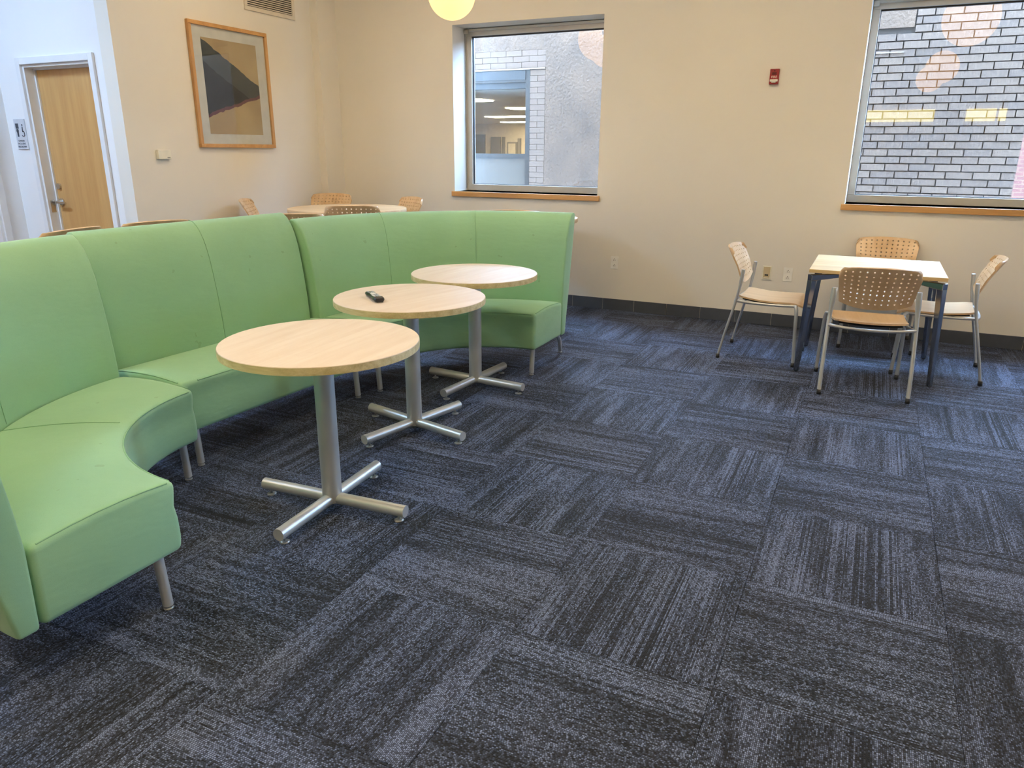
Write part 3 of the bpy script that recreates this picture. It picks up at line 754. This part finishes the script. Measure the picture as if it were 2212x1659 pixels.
put(cc, False, 'perforated plywood chair at the right side of the round counter table', -3.91, 6.00, -.5, -.87, G)
put(cc, False, 'perforated plywood chair by the cream wall below the picture, seen edge on', -5.03, 4.985, .83, .56, G)
put(cc, False, 'chair back edge just above the joint of straight and far curved benches', -3.60, 4.00, -.62, .78, G)
put(cc, False, 'chair back edge barely showing above the far curved bench below the left window', -2.41, 5.07, -.15, .99, G)
put(cc, False, 'chair back edge showing above the middle of the straight bench', -3.945, 3.20, -.95, .28, G)
put(cc, False, 'chair back edge above the near curved bench in front of the wooden door', -3.955, 2.665, -.94, -.20, G)
def counter_table(label, x, y, R, H=.92):
    t = thing('counter_table', label, 'table', (x, y, 0), 0, 'round counter height tables')
    obj('table_top', lathe([(R-.003, H-.032), (R, H-.028), (R, H-.003), (R-.002, H)], 64), 'counter_top', t, angle=40)
    obj('pole', lathe([(.04, .03), (.04, H-.033)], 20), 'silver_paint', t, angle=30); obj('base_disc', lathe([(.165, 0), (.165, .012), (.05, .03)], 32), 'silver_paint', t, angle=30)
counter_table('round wooden counter table in the corner behind the benches', -4.30, 5.504, .53)
counter_table('round wooden table whose edge peeks out past the far bench end', -2.675, 5.80, .46, .885)

# ------------------------------------------------------------------ lamps
def globe(label, x, y, z, r):
    t = thing('pendant_lamp', label, 'lamp', (x, y, z), 0, 'globe pendant lamps')
    n = 24; prof = [(r*math.sin(PI*k/n), -r*math.cos(PI*k/n)) for k in range(1, n)]
    obj('globe', lathe(prof, 40), 'globe_glow', t, smooth=True)
    obj('cap', lathe([(.05, r*.975), (.05, r+.05), (.012, r+.06)], 18), 'silver_paint', t); obj('stem', tube([(0, 0, r+.05), (0, 0, ZC-z-.03)], .006, 8), 'silver_paint', t)
    obj('canopy', lathe([(.06, ZC-z-.03), (.065, ZC-z-.001)], 20), 'silver_paint', t)
globe('glowing round globe pendant lamp hanging at the top of the picture', -2.96, 5.13, 2.50, .171)
globe('globe pendant lamp mirrored at the top corner of the left window', -3.33, 4.36, 2.74, .25)
globe('large globe pendant lamp mirrored at the top of the right window', .60, 4.75, 2.67, .25)
globe('globe pendant lamp mirrored in the right window, upper of the overlapping pair', .56, 1.89, 2.50, .20)
globe('globe pendant lamp mirrored in the right window, lower of the overlapping pair', .53, -.60, 2.56, .20)
def added_light(label, x, y):  # square ceiling lights out of view, added to brighten the room
    t = thing('added_ceiling_light', label, 'lamp', (x, y, ZC), 0, 'added unseen ceiling lights')
    obj('light_frame', boxes((-.31, .31, -.31, -.29, -.03, -.001), (-.31, .31, .29, .31, -.03, -.001), (-.31, -.29, -.29, .29, -.03, -.001), (.29, .31, -.29, .29, -.03, -.001)), 'trim_white', t)
    obj('diffuser', boxes((-.29, .29, -.29, .29, -.022, -.012)), 'added_light_glow', t)
for (x, y, nm) in ((-3.6, 4.7, 'above the round counter table'), (-1.0, 4.6, 'above the open floor'), (1.7, 4.6, 'above the right window'), (-3.2, 1.5, 'above the straight bench'), (-.6, 1.5, 'above the floor before the camera'), (2.0, 1.5, 'right of the open floor'), (-2.6, -1.4, 'behind the camera'), (-4.6, -2.6, 'behind the camera, left'), (-1.3, -2.8, 'near the rear wall'), (-.95, -.3, 'right above the camera'), (4.3, 3.6, 'by the added far right window'), (-5.0, .4, 'near the added skylight')):
    added_light('added unseen warm ceiling light ' + nm, x, y)
def wall_light(label, x0, x1):
    t = thing('wall_light', label, 'lamp', (0, YR, 0), 0, 'yellow light bars on the rear wall')
    obj('light_bar', boxes((x0, x1, .02, .05, 2.03, 2.26)), 'strip_glow', t); obj('back_panel', boxes((x0-.02, x1+.02, .002, .02, 1.78, 2.40)), 'panel_tan', t)
wall_light('long yellow light bar mirrored in the left half of the right window', -.9, .84); wall_light('short yellow light bar mirrored in the right half of the right window', 1.39, 1.89); wall_light('narrow yellow light panel mirrored nearest the right frame edge', 1.935, 2.06)

# ------------------------------------------------------------------ outside
YF = 8.1; FH = 2.78  # unseen facade top kept low so sky light reaches the floor
nb = thing('neighbouring_building', 'pale brick and stucco building wall outside the two windows', 'building', (0, YF, 0))
OX0, OX1, OZ0, OZ1 = -5.6, -3.676, .55, 2.292
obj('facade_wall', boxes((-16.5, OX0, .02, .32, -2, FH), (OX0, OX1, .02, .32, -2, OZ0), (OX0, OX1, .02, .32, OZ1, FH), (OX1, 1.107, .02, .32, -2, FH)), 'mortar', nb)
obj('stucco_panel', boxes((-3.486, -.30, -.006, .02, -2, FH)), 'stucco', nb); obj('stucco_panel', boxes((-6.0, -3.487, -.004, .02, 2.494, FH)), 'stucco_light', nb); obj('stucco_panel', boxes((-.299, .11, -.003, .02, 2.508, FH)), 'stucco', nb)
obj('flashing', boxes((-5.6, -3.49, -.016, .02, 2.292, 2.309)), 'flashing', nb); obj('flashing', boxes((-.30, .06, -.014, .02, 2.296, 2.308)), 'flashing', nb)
bcache = {}
def brick(x0, x1, z0, z1, mat, dy):
    w_, h_ = round(x1-x0, 3), round(z1-z0, 3); k = (w_, h_, mat)
    if k not in bcache:
        bm = boxes((-w_/2, w_/2, 0, .03, -h_/2, h_/2)); bmesh.ops.recalc_face_normals(bm, faces=bm.faces); me = bpy.data.meshes.new('brick'); bm.to_mesh(me); bm.free(); me.materials.append(MATS[mat]); bcache[k] = me
    o = bpy.data.objects.new('brick', bcache[k]); COL.objects.link(o); o.parent = nb; o.location = ((x0+x1)/2, dy, (z0+z1)/2)
g = .004; ch = .0610
for c in range(3):
    z = 2.309+c*ch; x = -3.486 - (.10 if c % 2 == 0 else .205)
    brick(x+g, -3.486-.001, z+g, z+ch, 'brick_tan', -.006)
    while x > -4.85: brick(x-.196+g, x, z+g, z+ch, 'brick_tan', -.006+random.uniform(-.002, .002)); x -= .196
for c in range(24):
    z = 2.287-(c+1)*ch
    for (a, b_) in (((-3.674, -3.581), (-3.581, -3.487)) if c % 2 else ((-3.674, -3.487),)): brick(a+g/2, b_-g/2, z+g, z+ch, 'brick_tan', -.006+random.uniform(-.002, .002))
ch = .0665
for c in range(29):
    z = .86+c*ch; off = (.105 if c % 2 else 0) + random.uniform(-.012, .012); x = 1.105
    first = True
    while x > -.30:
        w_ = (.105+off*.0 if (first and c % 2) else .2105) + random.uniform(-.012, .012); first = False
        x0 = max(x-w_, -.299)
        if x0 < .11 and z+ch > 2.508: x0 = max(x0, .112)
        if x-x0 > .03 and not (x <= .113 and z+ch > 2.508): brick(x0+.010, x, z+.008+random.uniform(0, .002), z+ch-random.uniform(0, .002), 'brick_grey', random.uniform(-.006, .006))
        x -= w_
# lit office window in the facade
fwin = obj('office_window', boxes((OX1-.055, OX1, 0.0, .12, OZ0, OZ1), (OX0, OX1-.055, 0.0, .12, 2.165, OZ1)), 'facade_frame', nb)
obj('sash_rail', boxes((OX0, OX1-.055, .03, .10, 2.10, 2.165)), 'facade_frame_dark', fwin); obj('sash_rail', boxes((OX0, OX1-.055, .02, .10, 1.348, 1.39)), 'facade_frame', fwin); obj('sash_rail', boxes((OX0, OX1-.055, .03, .10, 1.335, 1.348)), 'facade_frame_dark', fwin)
obj('header_panel', boxes((OX0, OX1-.055, -.008, 0, 2.19, 2.285)), 'facade_frame_dark', fwin)
obj('lower_panel', boxes((OX0, OX1-.055, .05, .06, OZ0, 1.335)), 'shade_panel', fwin); obj('pane', boxes((OX0, OX1-.055, .06, .064, 1.39, 2.10)), 'office_glass', fwin)
off = obj('office_room', boxes((-16, -2.6, 12.0-.1, 12.1, -1, 2.2), (-2.6, -2.5, .33, 12, -1, 2.2), (-16, -15.9, .33, 12, -1, 2.2)), 'office_wall', nb)
obj('office_ceiling', boxes((-16, -2.5, .33, 12.1, 2.16, 2.2)), 'office_ceiling', nb); obj('office_floor', boxes((-16, -2.5, .33, 12.1, -1.05, -1)), 'office_dark', nb)
for (x0, x1, y0, y1) in ((-6.1, -5.5, 2.25, 2.65), (-6.2, -5.6, 4.5, 5.0), (-8.2, -7.2, 7.5, 8.0), (-9.3, -8.6, 10.5, 10.9)): obj('office_light', boxes((x0, x1, y0, y1, 2.145, 2.159)), 'office_glow', nb)
for (x0, x1, zt) in ((-10.9, -10.48, 1.87), (-10.29, -9.98, 1.80), (-9.93, -9.84, 1.80), (-9.43, -9.33, 1.76)): obj('office_door', boxes((x0, x1, 11.86, 11.9, -1, zt)), 'office_dark', nb)
pf = obj('office_picture', boxes((-9.76, -9.45, 11.86, 11.9, 1.2, 1.66)), 'office_dark', nb); obj('picture_mat', boxes((-9.72, -9.49, 11.84, 11.86, 1.2, 1.62)), 'office_wall', pf)
rb_ = obj('red_brick_building', boxes((1.0, 4.0, 16, 16.4, -3, 8), (4.0, 6.8, 16, 16.4, -3, 2.6), (6.8, 13, 16, 16.4, -3, 9)), 'brick_red'); tag(rb_, 'distant red brick wall at the right edge of the right window', 'building')  # unseen block heights and gap shaped to steer daylight across the floor
gr = struct('ground', boxes((-16, 14, YB+WT+.01, YF-.02, -2.2, -2.0), (1.2, 14, YF, 16, -2.2, -2.0)), 'ground_concrete')
